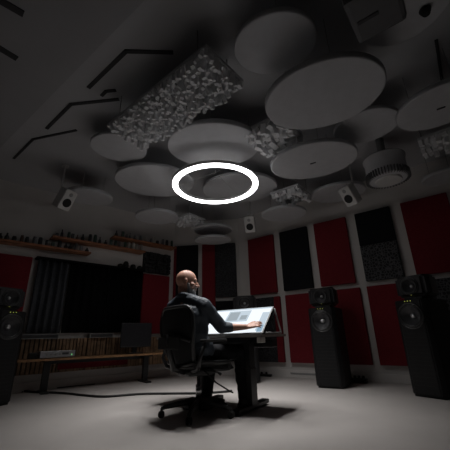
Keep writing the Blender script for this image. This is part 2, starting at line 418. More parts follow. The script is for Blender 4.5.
# silver amplifier
amp = thing('amplifier', 'slim silver amplifier with green light on the wooden table', 'amplifier', M4=WL @ Matrix.Translation((-2.22, .34, .456)))
mb = MB(); mb.box((0, -.01, .052), (.46, .26, .085), None, .004); mb.build('case', M['silver'], amp)
mb = MB(); mb.box((0, .122, .052), (.47, .012, .09), None, .003); mb.build('front_panel', M['silver'], amp)
for i in range(4): MB().lathe([(.012, 0), (.012, .014), (.010, .016)], Matrix.Translation((-.15+.06*i, .128, .052)) @ Matrix.Rotation(-PI/2, 4, 'X'), 14).build('knob', M['greybox'], amp)
MB().lathe([(.009, 0), (.008, .006)], Matrix.Translation((.19, .128, .04)) @ Matrix.Rotation(-PI/2, 4, 'X'), 12).build('power_light', M['ledgreen'], amp)
mb = MB(); mb.box((.10, .129, .058), (.09, .003, .03)); mb.build('display', M['slot'], amp)
for sx in (-.2, .2):
    for sy in (-.11, .08): MB().lathe([(.016, 0), (.018, .01)], Matrix.Translation((sx, sy, 0)), 12).build('foot', M['rubber'], amp)
bx = thing('small_black_box', 'small black box at the left end of the silver amplifier', 'box', M4=WL @ Matrix.Translation((-2.52, .32, .456)))
mb = MB(); mb.box((0, 0, .04), (.10, .16, .08), None, .006); mb.build('case', M['black'], bx)
mb = MB(); mb.box((0, .081, .04), (.07, .004, .05), None, .001); mb.build('front_plate', M['rubber'], bx)
# side monitor
mon = thing('computer_monitor', 'dark switched off monitor on the wooden table left of the man', 'monitor', M4=WL @ Matrix.Translation((-1.0, .46, .456)) @ Matrix.Rotation(math.radians(8), 4, 'Z'))
mb = MB(); mb.box((0, 0, .30), (.54, .035, .40), None, .008); mb.build('bezel', M['black'], mon)
mb = MB(); mb.box((0, .0185, .305), (.52, .003, .365), None, .001); mb.build('screen', M['screen_off'], mon)
mb = MB(); mb.box((0, -.05, .13), (.07, .03, .24), None, .006); mb.box((0, -.03, .26), (.12, .06, .10), None, .006); mb.build('stand', M['black'], mon)
mb = MB(); mb.box((0, -.03, .008), (.24, .18, .016), None, .006); mb.build('foot', M['black'], mon)

# ------------------------------------------------------------------ hanging discs
def disc(label, cx, cy, wp, z, th=.05, plate=False, ceil=CZ, tilt=4.0):
    p = at_z(cx, cy, z); r = wpx(wp, p)/2
    t = thing('hanging_acoustic_disc', label, 'acoustic disc', (p.x, p.y, z), group='round pale discs hanging under the ceiling')
    out = V((p.x, p.y, 0)).normalized(); axis = V((out.y, -out.x, 0))
    Q = Matrix.Rotation(math.radians(tilt), 4, axis)          # far edge hangs a little higher
    mb = MB(); mb.lathe([(r-.012, 0), (r-.003, .004), (r, .012), (r, th-.008), (r-.008, th)], Q, n=72)
    mb.build('panel', M['disc'], t)
    for k in range(3):
        a = k*2*PI/3+.5; q = Q @ V((r*.6*math.cos(a), r*.6*math.sin(a), th-.004))
        MB().lathe([(.003, q.z), (.003, ceil-z-.002)], Matrix.Translation((q.x, q.y, 0)), 8).build('hanger', M['wire'], t)
    if plate:
        mb = MB(); mb.box((0, 0, -.003), (.07, .020, .008), Q @ Matrix.Rotation(math.radians(-35), 4, 'Z'), .002); mb.build('clip', M['slot'], t)
    return t
disc('largest round disc on the ceiling, right of the ring light and above the others', 323, 100, 115, 2.62, .06, tilt=8)
disc('large dim disc near the top centre, above the largest disc', 275, 47, 82, 2.92, tilt=9)
disc('large disc directly behind and above the ring light', 214, 148, 92, 2.88, .06, tilt=7)
disc('large disc with a small dark clip, just below the largest disc', 313, 163, 84, 2.68, .05, True, tilt=6)
disc('disc left of the glowing ring light, largest on that side', 155, 183, 77, 2.88)
disc('disc seen through the opening of the ring light', 240, 190, 74, 2.98)
disc('small disc in front of the left wall corner, below the disc left of the ring', 157, 218, 42, 2.66, tilt=2)
disc('lower of two stacked small discs right above his head', 213, 241, 36, 2.52, .05, False, 2.72)
disc('upper of two stacked small discs right above his head', 213, 231, 38, 2.74, tilt=2)
disc('disc partly hidden beneath the end of the long bumpy diffuser', 119, 149, 54, 2.93, .04)
disc('disc right beside the far left white ceiling speaker', 88, 198, 46, 2.80)
disc('small disc right of the ring light, above the corner white speaker', 284, 215, 44, 2.64, tilt=3)
disc('disc behind the right hand white ceiling speaker', 338, 194, 52, 2.90)
disc('disc half hidden behind the largest disc on its right', 366, 128, 62, 2.90)
disc('wide disc with a small dark clip at the right edge', 441, 108, 80, 2.70, .05, True)
disc('small disc at the right edge below the wide one', 446, 178, 42, 2.76)
disc('disc in the top right behind the hanging projector', 404, 12, 84, 2.86)

# ------------------------------------------------------------------ skyline diffusers
def skyline(label, center, ax, L, W, z, n, m, seed, hmax=.12, name='hanging_skyline_diffuser'):
    rnd = random.Random(seed); ay = V((-ax.y, ax.x, 0))
    t = thing(name, label, 'diffuser', M4=frame_mat((center.x, center.y, z), ax, ay, (0, 0, 1)), group='bumpy pale diffusers under the ceiling')
    mb = MB(); mb.box((0, 0, .015), (L, W, .03), None, .003); mb.build('backing_board', M['disc'], t)
    mb = MB(); dx, dy = L/n, W/m
    for i in range(n):
        for j in range(m):
            if rnd.random() < .1: continue
            h = rnd.choice((.02, .04, .06, .08, .10, hmax)); s = min(dx, dy)*rnd.uniform(.62, .9)
            Mx = Matrix.Translation((-L/2+dx*(i+.5), -W/2+dy*(j+.5), -h*.5)) @ Matrix.Rotation(rnd.uniform(-.5, .5), 4, 'Z') @ Matrix.Rotation(rnd.uniform(-.35, .35), 4, 'X') @ Matrix.Rotation(rnd.uniform(-.35, .35), 4, 'Y')
            mb.box((0, 0, 0), (s, s, h), Mx)
    mb.build('block_field', M['skyline'], t)
    for sx in (-.4, .4):
        for sy in (-.4, .4): MB().lathe([(.005, .03), (.005, CZ-z-.001)], Matrix.Translation((L*sx, W*sy, 0)), 6).build('hanger', M['wire'], t)
    return t
c1, c2, c3, c4 = (at_z(*q, 2.86) for q in ((106, 124), (207, 49), (243, 80), (146, 147)))
cc = (c1+c2+c3+c4)/4; ax = ((c2-c1)+(c3-c4)).normalized()
skyline('long bumpy rectangular diffuser on the ceiling left of the largest discs', cc, ax, ((c2-c1).length+(c3-c4).length)/2, ((c4-c1).length+(c3-c2).length)/2, 2.86, 30, 12, 4, .11)
for q, lb, L_, sd_ in (((274, 136), 'small bumpy diffuser half hidden behind the largest disc', .52, 7), ((291, 196), 'small bumpy diffuser below the disc with a dark clip', .50, 8),
                    ((189, 221), 'small bumpy diffuser left below the ring light, above his head', .46, 9), ((440, 143), 'small bumpy diffuser at the right edge between two discs', .42, 10)):
    c_ = at_z(*q, 2.86); skyline(lb, c_, dR, L_, L_, 2.88, 7, 7, sd_, .11)

# ------------------------------------------------------------------ white ceiling speakers
def ceil_speaker(label, q, z, s, aim):
    p = at_z(*q, z); f = (V(aim)-p).normalized(); x = f.cross(V((0, 0, 1))).normalized(); u = x.cross(f)
    t = thing('hanging_white_speaker', label, 'speaker', (p.x, p.y, p.z), group='white speakers under the ceiling')
    Mx = frame_mat((0, 0, 0), x, f, u)
    mb = MB(); mb.box((0, 0, 0), (.19*s, .16*s, .29*s), None, .035*s); mb.build('cabinet', M['white_spk'], t, M4=Mx)
    fr = Matrix.Rotation(-PI/2, 4, 'X')
    mb = MB(); mb.lathe([(.062*s, 0), (.06*s, .006), (.05*s, .002), (.02*s, -.012), (.0005, -.012)], Matrix.Translation((0, .081*s, -.035*s)) @ fr, 24); mb.build('woofer', M['rubber'], t, M4=Mx)
    mb = MB(); mb.lathe([(.028*s, 0), (.026*s, .005), (.014*s, .0), (.0005, .006)], Matrix.Translation((0, .081*s, .085*s)) @ fr, 18); mb.build('tweeter', M['greybox'], t, M4=Mx)
    mb = MB(); b = -f*.10*s
    mb.tube([b*.8, b*1.25, V((b.x*1.25, b.y*1.25, CZ-p.z-.02))], .013, 8); mb.lathe([(.05, CZ-p.z-.02), (.05, CZ-p.z-.001)], Matrix.Translation((b.x*1.25, b.y*1.25, 0)), 16)
    mb.build('bracket', M['white_spk'], t); return t
EAR = (-.1, 3.1, 1.2)
ceil_speaker('white ceiling speaker at far left above the shelves', (65, 199), 2.62, 1.05, EAR)
ceil_speaker('white ceiling speaker in the room corner right below the ring light', (250, 224), 2.66, 1.05, EAR)
ceil_speaker('white ceiling speaker right of centre above the red panels', (350, 195), 2.62, 1.05, EAR)

# ------------------------------------------------------------------ drum fixture and projector
p = at_z(386, 170, 2.72); r = wpx(37, p)/2
t = thing('hanging_drum_fixture', 'pale drum shaped ceiling fixture with slotted underside', 'ceiling fixture', (p.x, p.y, 0))
MB().lathe([(r*.92, 2.57), (r*.97, 2.58), (r, 2.61), (r, 2.86), (r*1.06, 2.865), (r*1.06, 2.885), (r, 2.89)], n=48).build('drum', M['disc'], t)
mb = MB()
for k in range(44):
    a = 2*PI*k/44
    mb.box((0, 0, 0), (.010, .05, .09), Matrix.Translation((r*.9*math.cos(a), r*.9*math.sin(a), 2.612)) @ Matrix.Rotation(a-PI/2, 4, 'Z') @ Matrix.Translation((0, r*.087, 0)))
mb.build('slot_ring', M['ventgrey'], t)
MB().lathe([(r*.62, 2.545), (r*.66, 2.556), (r*.66, 2.572)], n=40).build('bottom_plate', M['white_spk'], t)
MB().lathe([(.05, 2.889), (.05, CZ-.001)], n=16).build('stem', M['wire'], t)
p = at_z(374, 5, 2.68)
fa = (V((-.5, 3.2, 2.0))-V((p.x, p.y, 2.3))); fa.z = 0; fa.normalize(); xa = V((fa.y, -fa.x, 0))
t = thing('hanging_projector', 'dark grey box projector hanging at the top right', 'projector', M4=frame_mat((p.x, p.y, 2.68), dR, inward(dR), (0, 0, 1)))
mb = MB(); mb.box((0, 0, 0), (.31, .36, .15), None, .03); mb.build('case', M['projector'], t)
mb = MB(); mb.box((-.05, .0, -.077), (.13, .028, .008), None, .003); mb.build('vent_slot', M['slot'], t)
MB().lathe([(.05, 0), (.05, .03), (.042, .032), (.036, .012), (.0005, .018)], Matrix.Translation((.08, .18, .01)) @ Matrix.Rotation(-PI/2, 4, 'X'), 24).build('lens', M['rubber'], t)
MB().lathe([(.025, .075), (.025, CZ-2.68-.02), (.09, CZ-2.68-.018), (.09, CZ-2.68-.001)], n=16).build('mount', M['wire'], t)
p = at_z(425, 10, 2.855)
mb = MB(); mb.lathe([(.024, -.045), (.030, -.03), (.034, -.02), (.040, -.002), (.030, .004)], n=20)
o = mb.build('ceiling_spotlight', M['rubber'], loc=(p.x, p.y, 2.856)); tag(o, 'tiny dark round spotlight on the disc beside the projector', 'spotlight')

# ------------------------------------------------------------------ the glowing ring light
RP = at_z(215.5, 186.5, 2.60); RO = wpx(85, RP)/2; RI = RO - .070
ring = thing('pendant_ring_light', 'glowing white ring shaped pendant light above the desk', 'pendant light', (RP.x, RP.y, 2.595))
mb = MB(); n = 96
prof = [(RI, .004), (RI+.004, 0), (RO-.004, 0), (RO, .004), (RO, .020), (RI, .020)]
rings = [[mb.bm.verts.new((r*math.cos(2*PI*k/n), r*math.sin(2*PI*k/n), z)) for k in range(n)] for r, z in prof]
for a in range(len(prof)):
    for k in range(n):
        f = mb.bm.faces.new((rings[a][k], rings[a][(k+1) % n], rings[(a+1) % len(prof)][(k+1) % n], rings[(a+1) % len(prof)][k])); f.smooth = a not in (4,)
mb.build('diffuser', M['ring'], ring)
mb = MB(); prof = [(RI-.002, .0205), (RO+.002, .0205), (RO+.002, .06), (RI-.002, .06)]
rings = [[mb.bm.verts.new((r*math.cos(2*PI*k/n), r*math.sin(2*PI*k/n), z)) for k in range(n)] for r, z in prof]
for a in range(4):
    for k in range(n): mb.bm.faces.new((rings[a][k], rings[a][(k+1) % n], rings[(a+1) % 4][(k+1) % n], rings[(a+1) % 4][k]))
mb.build('housing', M['ringcase'], ring)
for k in range(3):
    a = 2*PI*k/3+.9; rm = (RO+RI)/2
    MB().tube([(rm*math.cos(a), rm*math.sin(a), .06), (0, 0, .22)], .003, 6).build('wire', M['wire'], ring)
MB().tube([(0, 0, .215), (0, 0, CZ-2.595-.002)], .005, 6).build('cord', M['wire'], ring)

# the downward LEDs of the ring
for k in range(12):
    a = 2*PI*k/12; rm = (RO+RI)/2
    ld = bpy.data.lights.new('led_spot', 'SPOT'); ld.energy = 29; ld.spot_size = math.radians(98); ld.spot_blend = 1.0
    ld.shadow_soft_size = .04; ld.color = (1, .985, .975)
    lo = bpy.data.objects.new('led_spot', ld); C.objects.link(lo); lo.parent = ring; lo.location = (rm*math.cos(a), rm*math.sin(a), -.006)

def cut_hole(o, P, r, depth):
    cu = MB().lathe([(r*.45, -depth), (r, -.002), (r, .05)], P, 40).build('cutter', M['rubber'])
    cu.parent = o.parent
    bpy.context.view_layer.update()
    b = o.modifiers.new('b', 'BOOLEAN'); b.operation = 'DIFFERENCE'; b.object = cu; b.solver = 'EXACT'
    dg = bpy.context.evaluated_depsgraph_get()
    me = bpy.data.meshes.new_from_object(o.evaluated_get(dg)); o.modifiers.clear(); me.name = o.name; o.data = me
    cm = cu.data; bpy.data.objects.remove(cu); bpy.data.meshes.remove(cm)

# ------------------------------------------------------------------ tower speakers
def tower(label, loc, aim):
    d = V((aim[0]-loc[0], aim[1]-loc[1], 0)); rz = math.atan2(d.y, d.x)-PI/2     # local +y is the front
    t = thing('tower_speaker', label, 'speaker', loc, rz, 'black tower loudspeakers around the desk')
    w, dp, h = .39, .56, 1.05
    mb = MB(); mb.prism([(-w/2, dp/2-.05), (-w/2+.05, dp/2), (w/2-.05, dp/2), (w/2, dp/2-.05), (w/2, -dp/2+.06), (w/2-.08, -dp/2), (-w/2+.08, -dp/2), (-w/2, -dp/2+.06)], .02, h)
    bmesh.ops.bevel(mb.bm, geom=list(mb.bm.edges), offset=.010, segments=2, affect='EDGES')
    cab = mb.build('cabinet', M['tower'], t); cut_hole(cab, Matrix.Translation((0, dp/2, .865)) @ Matrix.Rotation(-PI/2, 4, 'X'), .135, .10)
    mb = MB(); mb.box((0, 0, .011), (w-.06, dp-.06, .022), None, .003); mb.build('plinth', M['rubber'], t)
    fr = Matrix.Rotation(-PI/2, 4, 'X')
    def driver(nm, z, r, y):
        P = Matrix.Translation((0, y+.0, z)) @ fr
        o = MB().lathe([(r*1.12, -.004), (r*1.12, .006), (r*1.06, .010), (r, .004), (r, -.004)], P, 40, cap=False).build(nm, M['ringmetal'], t)
        MB().lathe([(r, .002), (r*.95, .010), (r*.86, .010), (r*.80, .003)], P, 40, cap=False).build('surround', M['surround'], o)
        MB().lathe([(r*.81, .004), (r*.62, -.022), (r*.4, -.052), (r*.2, -.07), (r*.18, -.07)], P, 40, cap=False).build('cone', M['cone'], o)
        MB().lathe([(r*.21, -.068), (r*.20, -.045), (r*.14, -.034), (.0005, -.030)], P, 24).build('dome', M['domecap'], o)
    driver('woofer', .865, .135, dp/2+.001)
    # lower grille slots on the front
    mb = MB()
    for i in range(14): mb.box((0, dp/2+.001, .12+i*.042), (.24, .004, .008))
    mb.build('front_grille', M['rubber'], t)
    mb = MB(); mb.box((0, .02, h+.018), (.22, .26, .04), None, .006); mb.build('neck', M['rubber'], t)
    hz = h+.04+.13
    mb = MB(); mb.prism([(-.205, .10), (-.17, .17), (.17, .17), (.205, .10), (.19, -.12), (.12, -.19), (-.12, -.19), (-.19, -.12)], hz-.128, hz+.128)
    bmesh.ops.bevel(mb.bm, geom=list(mb.bm.edges), offset=.032, segments=3, affect='EDGES')
    hd = mb.build('head', M['towerhead'], t); cut_hole(hd, Matrix.Translation((0, .17, hz)) @ Matrix.Rotation(-PI/2, 4, 'X'), .098, .085)
    driver('coaxial_driver', hz, .098, .172)
    for i, dx in enumerate((-.035, .0, .035)):
        MB().lathe([(.0045, 0), (.004, .005)], Matrix.Translation((dx, dp/2-.001, h-.015)) @ fr, 10).build('status_light', M['led'], t)
    MB().lathe([(.006, 0), (.005, .006)], Matrix.Translation((0, .168, hz-.108)) @ fr, 10).build('status_light', M['led'], t)
    return t
AIM = (.1, 2.6)
tw = tower('black tower speaker in front of the red panels, right of the desk', (1.49, 4.88, 0), AIM)
def rz_for(loc): return math.atan2(AIM[1]-loc[1], AIM[0]-loc[0])-PI/2
for loc, lb in (((2.41, 3.98, 0), 'large black tower speaker at the right edge, nearest of the row'),
                ((-2.90, 4.08, 0), 'black tower speaker cut off at the left edge'),
                ((.31, 5.6, 0), 'black tower speaker behind the lit screen and desk')):
    dup(tw, lb, location=loc, rotation_euler=(0, 0, rz_for(loc)))
# little cable box behind the middle tower
q = at_z(357, 383, 0)
t = thing('floor_socket_box', 'small black plug box on the floor beside the middle tower speaker', 'plug box', (q.x+.05, q.y+.02, 0), math.radians(-37))
mb = MB(); mb.box((0, 0, .03), (.22, .09, .06), None, .01); mb.build('case', M['black'], t)
for dx in (-.06, 0, .06): MB().lathe([(.022, .058), (.022, .085), (.016, .095)], Matrix.Translation((dx, 0, 0)), 14).build('plug', M['rubber'], t)
q = WR @ V((.55, .06, 0))
t = thing('power_strip', 'small black power strip lying by the baseboard under the desk', 'power strip', M4=WR @ Matrix.Translation((.52, .08, 0)))
mb = MB(); mb.box((0, 0, .02), (.26, .06, .04), None, .008); mb.build('case', M['black'], t)
for dx in (-.07, .03): MB().lathe([(.02, .038), (.02, .065), (.014, .072)], Matrix.Translation((dx, 0, 0)), 14).build('plug', M['rubber'], t)
g = MB(); g.box((0, 0, 0), (.5, .006, .03), WR @ Matrix.Translation((1.25, .02, .065)), .002)
o = g.build('cover_strip', M['greybox']); tag(o, 'slim grey cover strip on the baseboard left of the middle tower', 'cover strip')

# ------------------------------------------------------------------ desk, screen
dr, df = az(122), az(32); S = V((.03, 3.36, 0))
def DM(z=0): return frame_mat((S.x, S.y, z), dr, df, (0, 0, 1))
desk = thing('standing_desk', 'black desk with a pale front edge holding the lit screen', 'desk', M4=DM())
ZT = .70
mb = MB(); mb.box((-.29, .23, ZT-.014), (1.34, .60, .026), None, .003); mb.build('table_top', M['desk'], desk)
mb = MB(); mb.box((-.29, -.0715, ZT-.014), (1.34, .004, .022)); mb.box((.3815, .23, ZT-.014), (.004, .60, .022)); mb.build('edge_band', M['deskedge'], desk)
for x in (.08, -.50):
    mb = MB(); mb.box((x, .22, .345), (.075, .11, .62), None, .006); mb.box((x, .22, .20), (.09, .125, .36), None, .006); mb.build('leg', M['deskleg'], desk)
    mb = MB(); mb.box((x, .23, .032), (.085, .64, .04), None, .010)
    mb.build('foot', M['deskleg'], desk)
    for y in (-.06, .52): MB().lathe([(.02, 0), (.022, .014)], Matrix.Translation((x, y, 0)), 12).build('glide', M['rubber'], desk)
mb = MB(); mb.box((-.245, .22, .645), (.9, .06, .05), None, .004); mb.build('crossbar', M['deskleg'], desk)
mb = MB(); mb.box((-.1, .40, .61), (.8, .14, .08), None, .008); mb.build('cable_tray', M['deskleg'], desk)
mb = MB(); mb.box((.28, .12, .645), (.055, .09, .055), None, .008); o = mb.build('control_box', M['pale'], desk); o['label'] = 'pale control box'
# lit touch screen, tilted
tl = math.radians(41); W, HS = .70, .385
su = V((0, math.cos(tl), math.sin(tl)))
scr = thing('tilted_touch_screen', 'large bright white tilted screen under his hand on the desk', 'screen', M4=DM(ZT))
SM = Matrix.Translation((0, 0, .02)) @ frame_mat((0, 0, 0), (1, 0, 0), su, V((1, 0, 0)).cross(su))
mb = MB(); mb.box((0, HS/2, -.017), (W+.03, HS+.03, .03), SM, .006); mb.build('bezel', M['black'], scr)
mb = MB(); mb.box((0, HS/2, .0), (W, HS, .004), SM); mb.build('display', M['screen'], scr)
def pane(x0, x1, y0, y1, m, nm, h=.0026):
    mb = MB(); mb.box(((x0+x1)/2, (y0+y1)/2, h), (x1-x0, y1-y0, .001), SM); return mb.build(nm, m, scr)
pane(-.16, .12, .17, .35, M['screen_pale'], 'picture_window')
pane(-.14, -.01, .19, .33, M['screen_grey'], 'grey_window', .0036)
pane(.02, .10, .20, .27, M['screen_grey'], 'small_window', .0036)
pane(.27, .348, .02, .30, M['screen_pale'], 'side_panel')
pane(.29, .348, .0, .10, M['screen_blue'], 'blue_panel', .0036)
pane(-.348, .348, .365, .385, M['screen_pale'], 'menu_bar')
for x in (.30, -.30):
    mb = MB(); mb.tube([(x, .29, .245), (x, .45, .008)], .010, 8); mb.tube([(x-.05, .45, .010), (x+.05, .45, .010)], .009, 8); mb.build('support_strut', M['deskleg'], scr)
mb = MB(); mb.tube([(.375, .03, .012), (.375, .42, .012)], .008, 8); mb.tube([(.375, .29, .255), (.375, .42, .012)], .009, 8); mb.build('side_strut', M['greybox'], scr)

# ------------------------------------------------------------------ office chair
CH = V((-.295, 3.32, 0)); TH = 47
ch = thing('office_chair', 'black mesh office chair on casters with the man seated', 'office chair', (CH.x, CH.y, 0), -math.radians(TH))
# star base
for k in range(5):
    a = 2*PI*k/5 + math.radians(-90+TH-8)
    e = V((math.cos(a), math.sin(a), 0))
    mb = MB(); mb.tube([e*.03+V((0, 0, .115)), e*.16+V((0, 0, .110)), e*.31+V((0, 0, .085)), e*.340+V((0, 0, .075))], [.032, .026, .018, .017], 10)
    arm = mb.build('base_arm', M['frame'], ch)
    w = V((-e.y, e.x, 0)); mb = MB()
    for s in (-1, 1):
        Mx = frame_mat(e*.340+V((0, 0, .03))+w*(s*.014), V((0, 0, 1)), e, w)
        mb.lathe([(.022, -.010), (.030, -.006), (.030, .006), (.022, .010)], Mx, 18)
    mb.tube([e*.340+V((0, 0, .03)), e*.340+V((0, 0, .08))], .010, 8)
    mb.build('caster', M['rubber'], arm)
MB().lathe([(.045, .085), (.045, .14), (.034, .15)], n=20).build('hub', M['frame'], ch)
MB().lathe([(.026, .145), (.026, .26), (.016, .262), (.016, .37)], n=16).build('gas_lift', M['steel'], ch)
mb = MB(); mb.box((0, -.03, .375), (.20, .30, .06), None, .02); mb.box((0, .08, .36), (.12, .12, .05), None, .015); mb.build('tilt_mechanism', M['frame'], ch)
mb = MB(); mb.tube([(.10, .0, .385), (.26, .02, .38), (.30, .02, .365)], [.008, .008, .014], 8); mb.build('lever', M['frame'], ch)
mb = MB(); mb.tube([(.21, -.10, .40), (.28, -.02, .30), (.30, .12, .22), (.31, .16, .20)], .007, 8); mb.build('cable', M['rubber'], ch)
# seat: dished grid
def sheet(fn, nu, nv, th, name, m, parent):
    mb = MB(); g = [[None]*(nv+1) for _ in range(nu+1)]; g2 = [[None]*(nv+1) for _ in range(nu+1)]
    for i in range(nu+1):
        for j in range(nv+1):
            p, n_ = fn(i/nu, j/nv); g[i][j] = mb.bm.verts.new(p); g2[i][j] = mb.bm.verts.new(V(p)-V(n_)*th)
    for i in range(nu):
        for j in range(nv):
            f = mb.bm.faces.new((g[i][j], g[i+1][j], g[i+1][j+1], g[i][j+1])); f.smooth = True
            f = mb.bm.faces.new((g2[i][j], g2[i][j+1], g2[i+1][j+1], g2[i+1][j])); f.smooth = True
    for i in range(nu):
        for j in (0, nv): mb.bm.faces.new((g[i][j], g[i+1][j], g2[i+1][j], g2[i][j]))
    for j in range(nv):
        for i in (0, nu): mb.bm.faces.new((g[i][j], g[i][j+1], g2[i][j+1], g2[i][j]))
    return mb.build(name, m, parent)
def seat_fn(u, v):
    x = (u-.5)*(.50 - .05*abs(v-.4)); y = -.23+.48*v
    z = .455 - .03*(1-(2*u-1)**2) - (.05*max(0, (v-.8)/.2)**2) + .02*(1-v)
    return (x, y, z), (0, 0, 1)
sheet(seat_fn, 14, 14, .012, 'seat', M['meshfab'], ch)
mb = MB(); pts = []
for a in range(40):
    t_ = 2*PI*a/40; u = .5+.5*max(-1, min(1, 1.25*math.cos(t_))); v = .5+.5*max(-1, min(1, 1.25*math.sin(t_)))
    pts.append(V(seat_fn(u, v)[0]))
mb.tube(pts, .018, 8, True); mb.build('seat_frame', M['frame'], ch)
# backrest: rounded top, tapering to the waist
def back_pt(a, b):        # a -1..1 across, b 0..1 up
    hw = (.175 + .095*min(1, b/.62)**.8) if b < .62 else .27 - .035*((b-.62)/.38)**2
    z = .43 + .535*b
    y = -.235 - .085*b - .035*math.sin(PI*b) + .05*a*a
    return V((a*hw, y, z))
def back_outline():
    o_ = []
    for i in range(15): o_.append((-1, i/14*.84))
    for i in range(1, 9): t_ = PI/2*i/9; o_.append((-1+.30*(1-math.cos(t_))*1.0, .84+.16*math.sin(t_)))
    for i in range(9): o_.append((-.7+1.4*i/8, 1.0))
    for i in range(1, 9): t_ = PI/2*(1-i/9); o_.append((1-.30*(1-math.cos(t_)), .84+.16*math.sin(t_)))
    for i in range(15): o_.append((1, (1-i/14)*.84))
    for i in range(1, 6): o_.append((1-2*i/6, 0))
    return o_
def back_fn(u, v):
    b = v; lim = 1.0
    if b > .84: lim = 1-.30*(1-math.sqrt(max(0, 1-((b-.84)/.16)**2)))
    return back_pt((2*u-1)*lim*.985, b), (0, -1, 0)
sheet(back_fn, 16, 22, .006, 'backrest', M['meshfab'], ch)
mb = MB(); mb.tube([back_pt(a, b) for a, b in back_outline()], .017, 10, True); mb.build('back_frame', M['frame'], ch)
mb = MB(); mb.tube([(0, -.15, .38), (0, -.29, .42), (0, -.335, .56), (0, -.36, .72)], [.03, .03, .024, .02], 10)
mb.tube([back_pt(-.95, .42)+V((0, -.02, 0)), (-.10, -.345, .70), (.10, -.345, .70), back_pt(.95, .42)+V((0, -.02, 0))], .015, 8); mb.build('back_spine', M['frame'], ch)
mb = MB(); mb.box((0, -.355, .64), (.34, .02, .11), None, .009); mb.build('lumbar_pad', M['rubber'], ch)
for s in (-1, 1):
    mb = MB(); mb.tube([(s*.12, -.16, .40), (s*.25, -.20, .42), (s*.30, -.22, .50), (s*.305, -.17, .64)], [.022, .02, .017, .016], 10)
    ap = mb.build('armrest_post', M['frame'], ch)
    mb = MB(); mb.box((s*.305, -.06, .655), (.085, .27, .028), None, .013); mb.build('arm_pad', M['rubber'], ap)

# ------------------------------------------------------------------ the man
man = thing('person', 'bald bearded man in dark shirt seated in office chair, right hand on the screen', 'person', (CH.x, CH.y, 0), -math.radians(34))
hipz = .545
P = dict(pel=V((0, -.06, hipz)), waist=V((0, -.105, .72)), chest=V((-.01, -.135, .88)), top=V((-.015, -.15, .99)), neck=V((-.03, -.165, 1.055)))
shR, elR, wrR = V((.178, -.115, .965)), V((.232, .080, .770)), V((.43, .232, .772))
shL, elL, wrL = V((-.212, -.155, .985)), V((-.29, -.03, .735)), V((-.13, .115, .665))
hpR, knR, anR = V((.095, -.03, .53)), V((.235, .40, .535)), V((.26, .40, .105))
hpL, knL, anL = V((-.095, -.03, .53)), V((-.135, .39, .525)), V((-.11, .26, .105))
HC = V((-.045, -.140, 1.214)); HY = math.radians(-54); HSC = 1.12    # head centre and turn to the right
HM = Matrix.Translation(HC) @ Matrix.Rotation(HY, 4, 'Z') @ Matrix.Rotation(math.radians(-6), 4, 'X') @ Matrix.Scale(HSC, 4)
def head_solids(mb):
    mb.ell((0, -.012, .035), (.076, .096, .088), HM); mb.ell((0, .012, -.005), (.068, .080, .085), HM)
    mb.ell((0, .032, -.055), (.052, .056, .058), HM); mb.ell((0, .062, -.085), (.026, .022, .022), HM)
    mb.ell((0, .076, .035), (.050, .016, .014), HM)                       # brow
    mb.cap(HM @ V((0, .084, .022)), HM @ V((0, .108, -.018)), .009, .014) # nose
    mb.ell((-.014, .094, -.022), (.010, .012, .009), HM); mb.ell((.014, .094, -.022), (.010, .012, .009), HM)
    mb.ell((0, .083, -.048), (.024, .012, .012), HM)                      # mouth
    for s in (-1, 1):
        mb.ell((s*.046, .055, -.012), (.024, .024, .020), HM)             # cheek
        Me = HM @ Matrix.Translation((s*.076, -.004, .002)) @ Matrix.Rotation(s*math.radians(-18), 4, 'Z')
        mb.ell((0, -.004, .006), (.010, .020, .030), Me); mb.ell((0, .002, -.020), (.009, .011, .014), Me)
def hand(mb, w, fwd, side, up, spread=1, pose=(.25, .25, .25)):     # palm + five fingers
    fwd, side, up = fwd.normalized(), side.normalized(), up.normalized()
    k = w + fwd*.085
    for s in (-.030, -.010, .010, .030): mb.cap(w+side*s*.55+fwd*.012, k+side*s, .0155, .0130, 10)
    for s, L, dz in ((-.032, .062, .0), (-.011, .075, .004), (.011, .080, .004), (.032, .072, .0)):
        b = k+side*s; ang = 0; r = .0095
        dirn = (fwd + side*s*2.2*spread).normalized()
        for i, fr in enumerate((.45, .31, .24)):
            ang += pose[i]; d = dirn*math.cos(ang) - up*math.sin(ang)
            e = b+d*L*fr; mb.cap(b, e, r, r*.9, 10); b = e; r *= .9
    tb = w+fwd*.025+side*.028; t1 = tb+(fwd*.6+side*.7-up*.25)*.045; t2 = t1+(fwd*.85+side*.35-up*.2)*.034
    mb.cap(tb, t1, .0135, .011, 10); mb.cap(t1, t2, .011, .009, 10)
mb = MB()
head_solids(mb)
mb.cap(P['neck']+V((0, -.01, -.05)), HM @ V((0, -.025, -.05)), .062, .060)
mb.cap(P['pel']+V((-.07, 0, 0)), P['pel']+V((.07, 0, 0)), .105); mb.cap(P['pel'], P['waist'], .11, .105); mb.cap(P['waist'], P['chest'], .105, .115)
mb.cap(P['chest']+V((-.08, 0, 0)), P['chest']+V((.08, 0, 0)), .095); mb.cap(shL.lerp(P['top'], .3), shR.lerp(P['top'], .3), .06)
for sh, el, wr in ((shR, elR, wrR), (shL, elL, wrL)):
    mb.cap(sh, el, .047, .038); mb.cap(el, el.lerp(wr, .35), .038, .040); mb.cap(el.lerp(wr, .35), wr, .040, .026)
hand(mb, wrR, V((.90, .33, .22)), V((-.35, .70, .66)), V((.085, -.69, .72)), 1.2, (.12, .35, .3))
hand(mb, wrL, V((.7, .8, -.12)), V((.75, -.65, 0)), V((0, .1, 1)), .6, (.15, .3, .25))
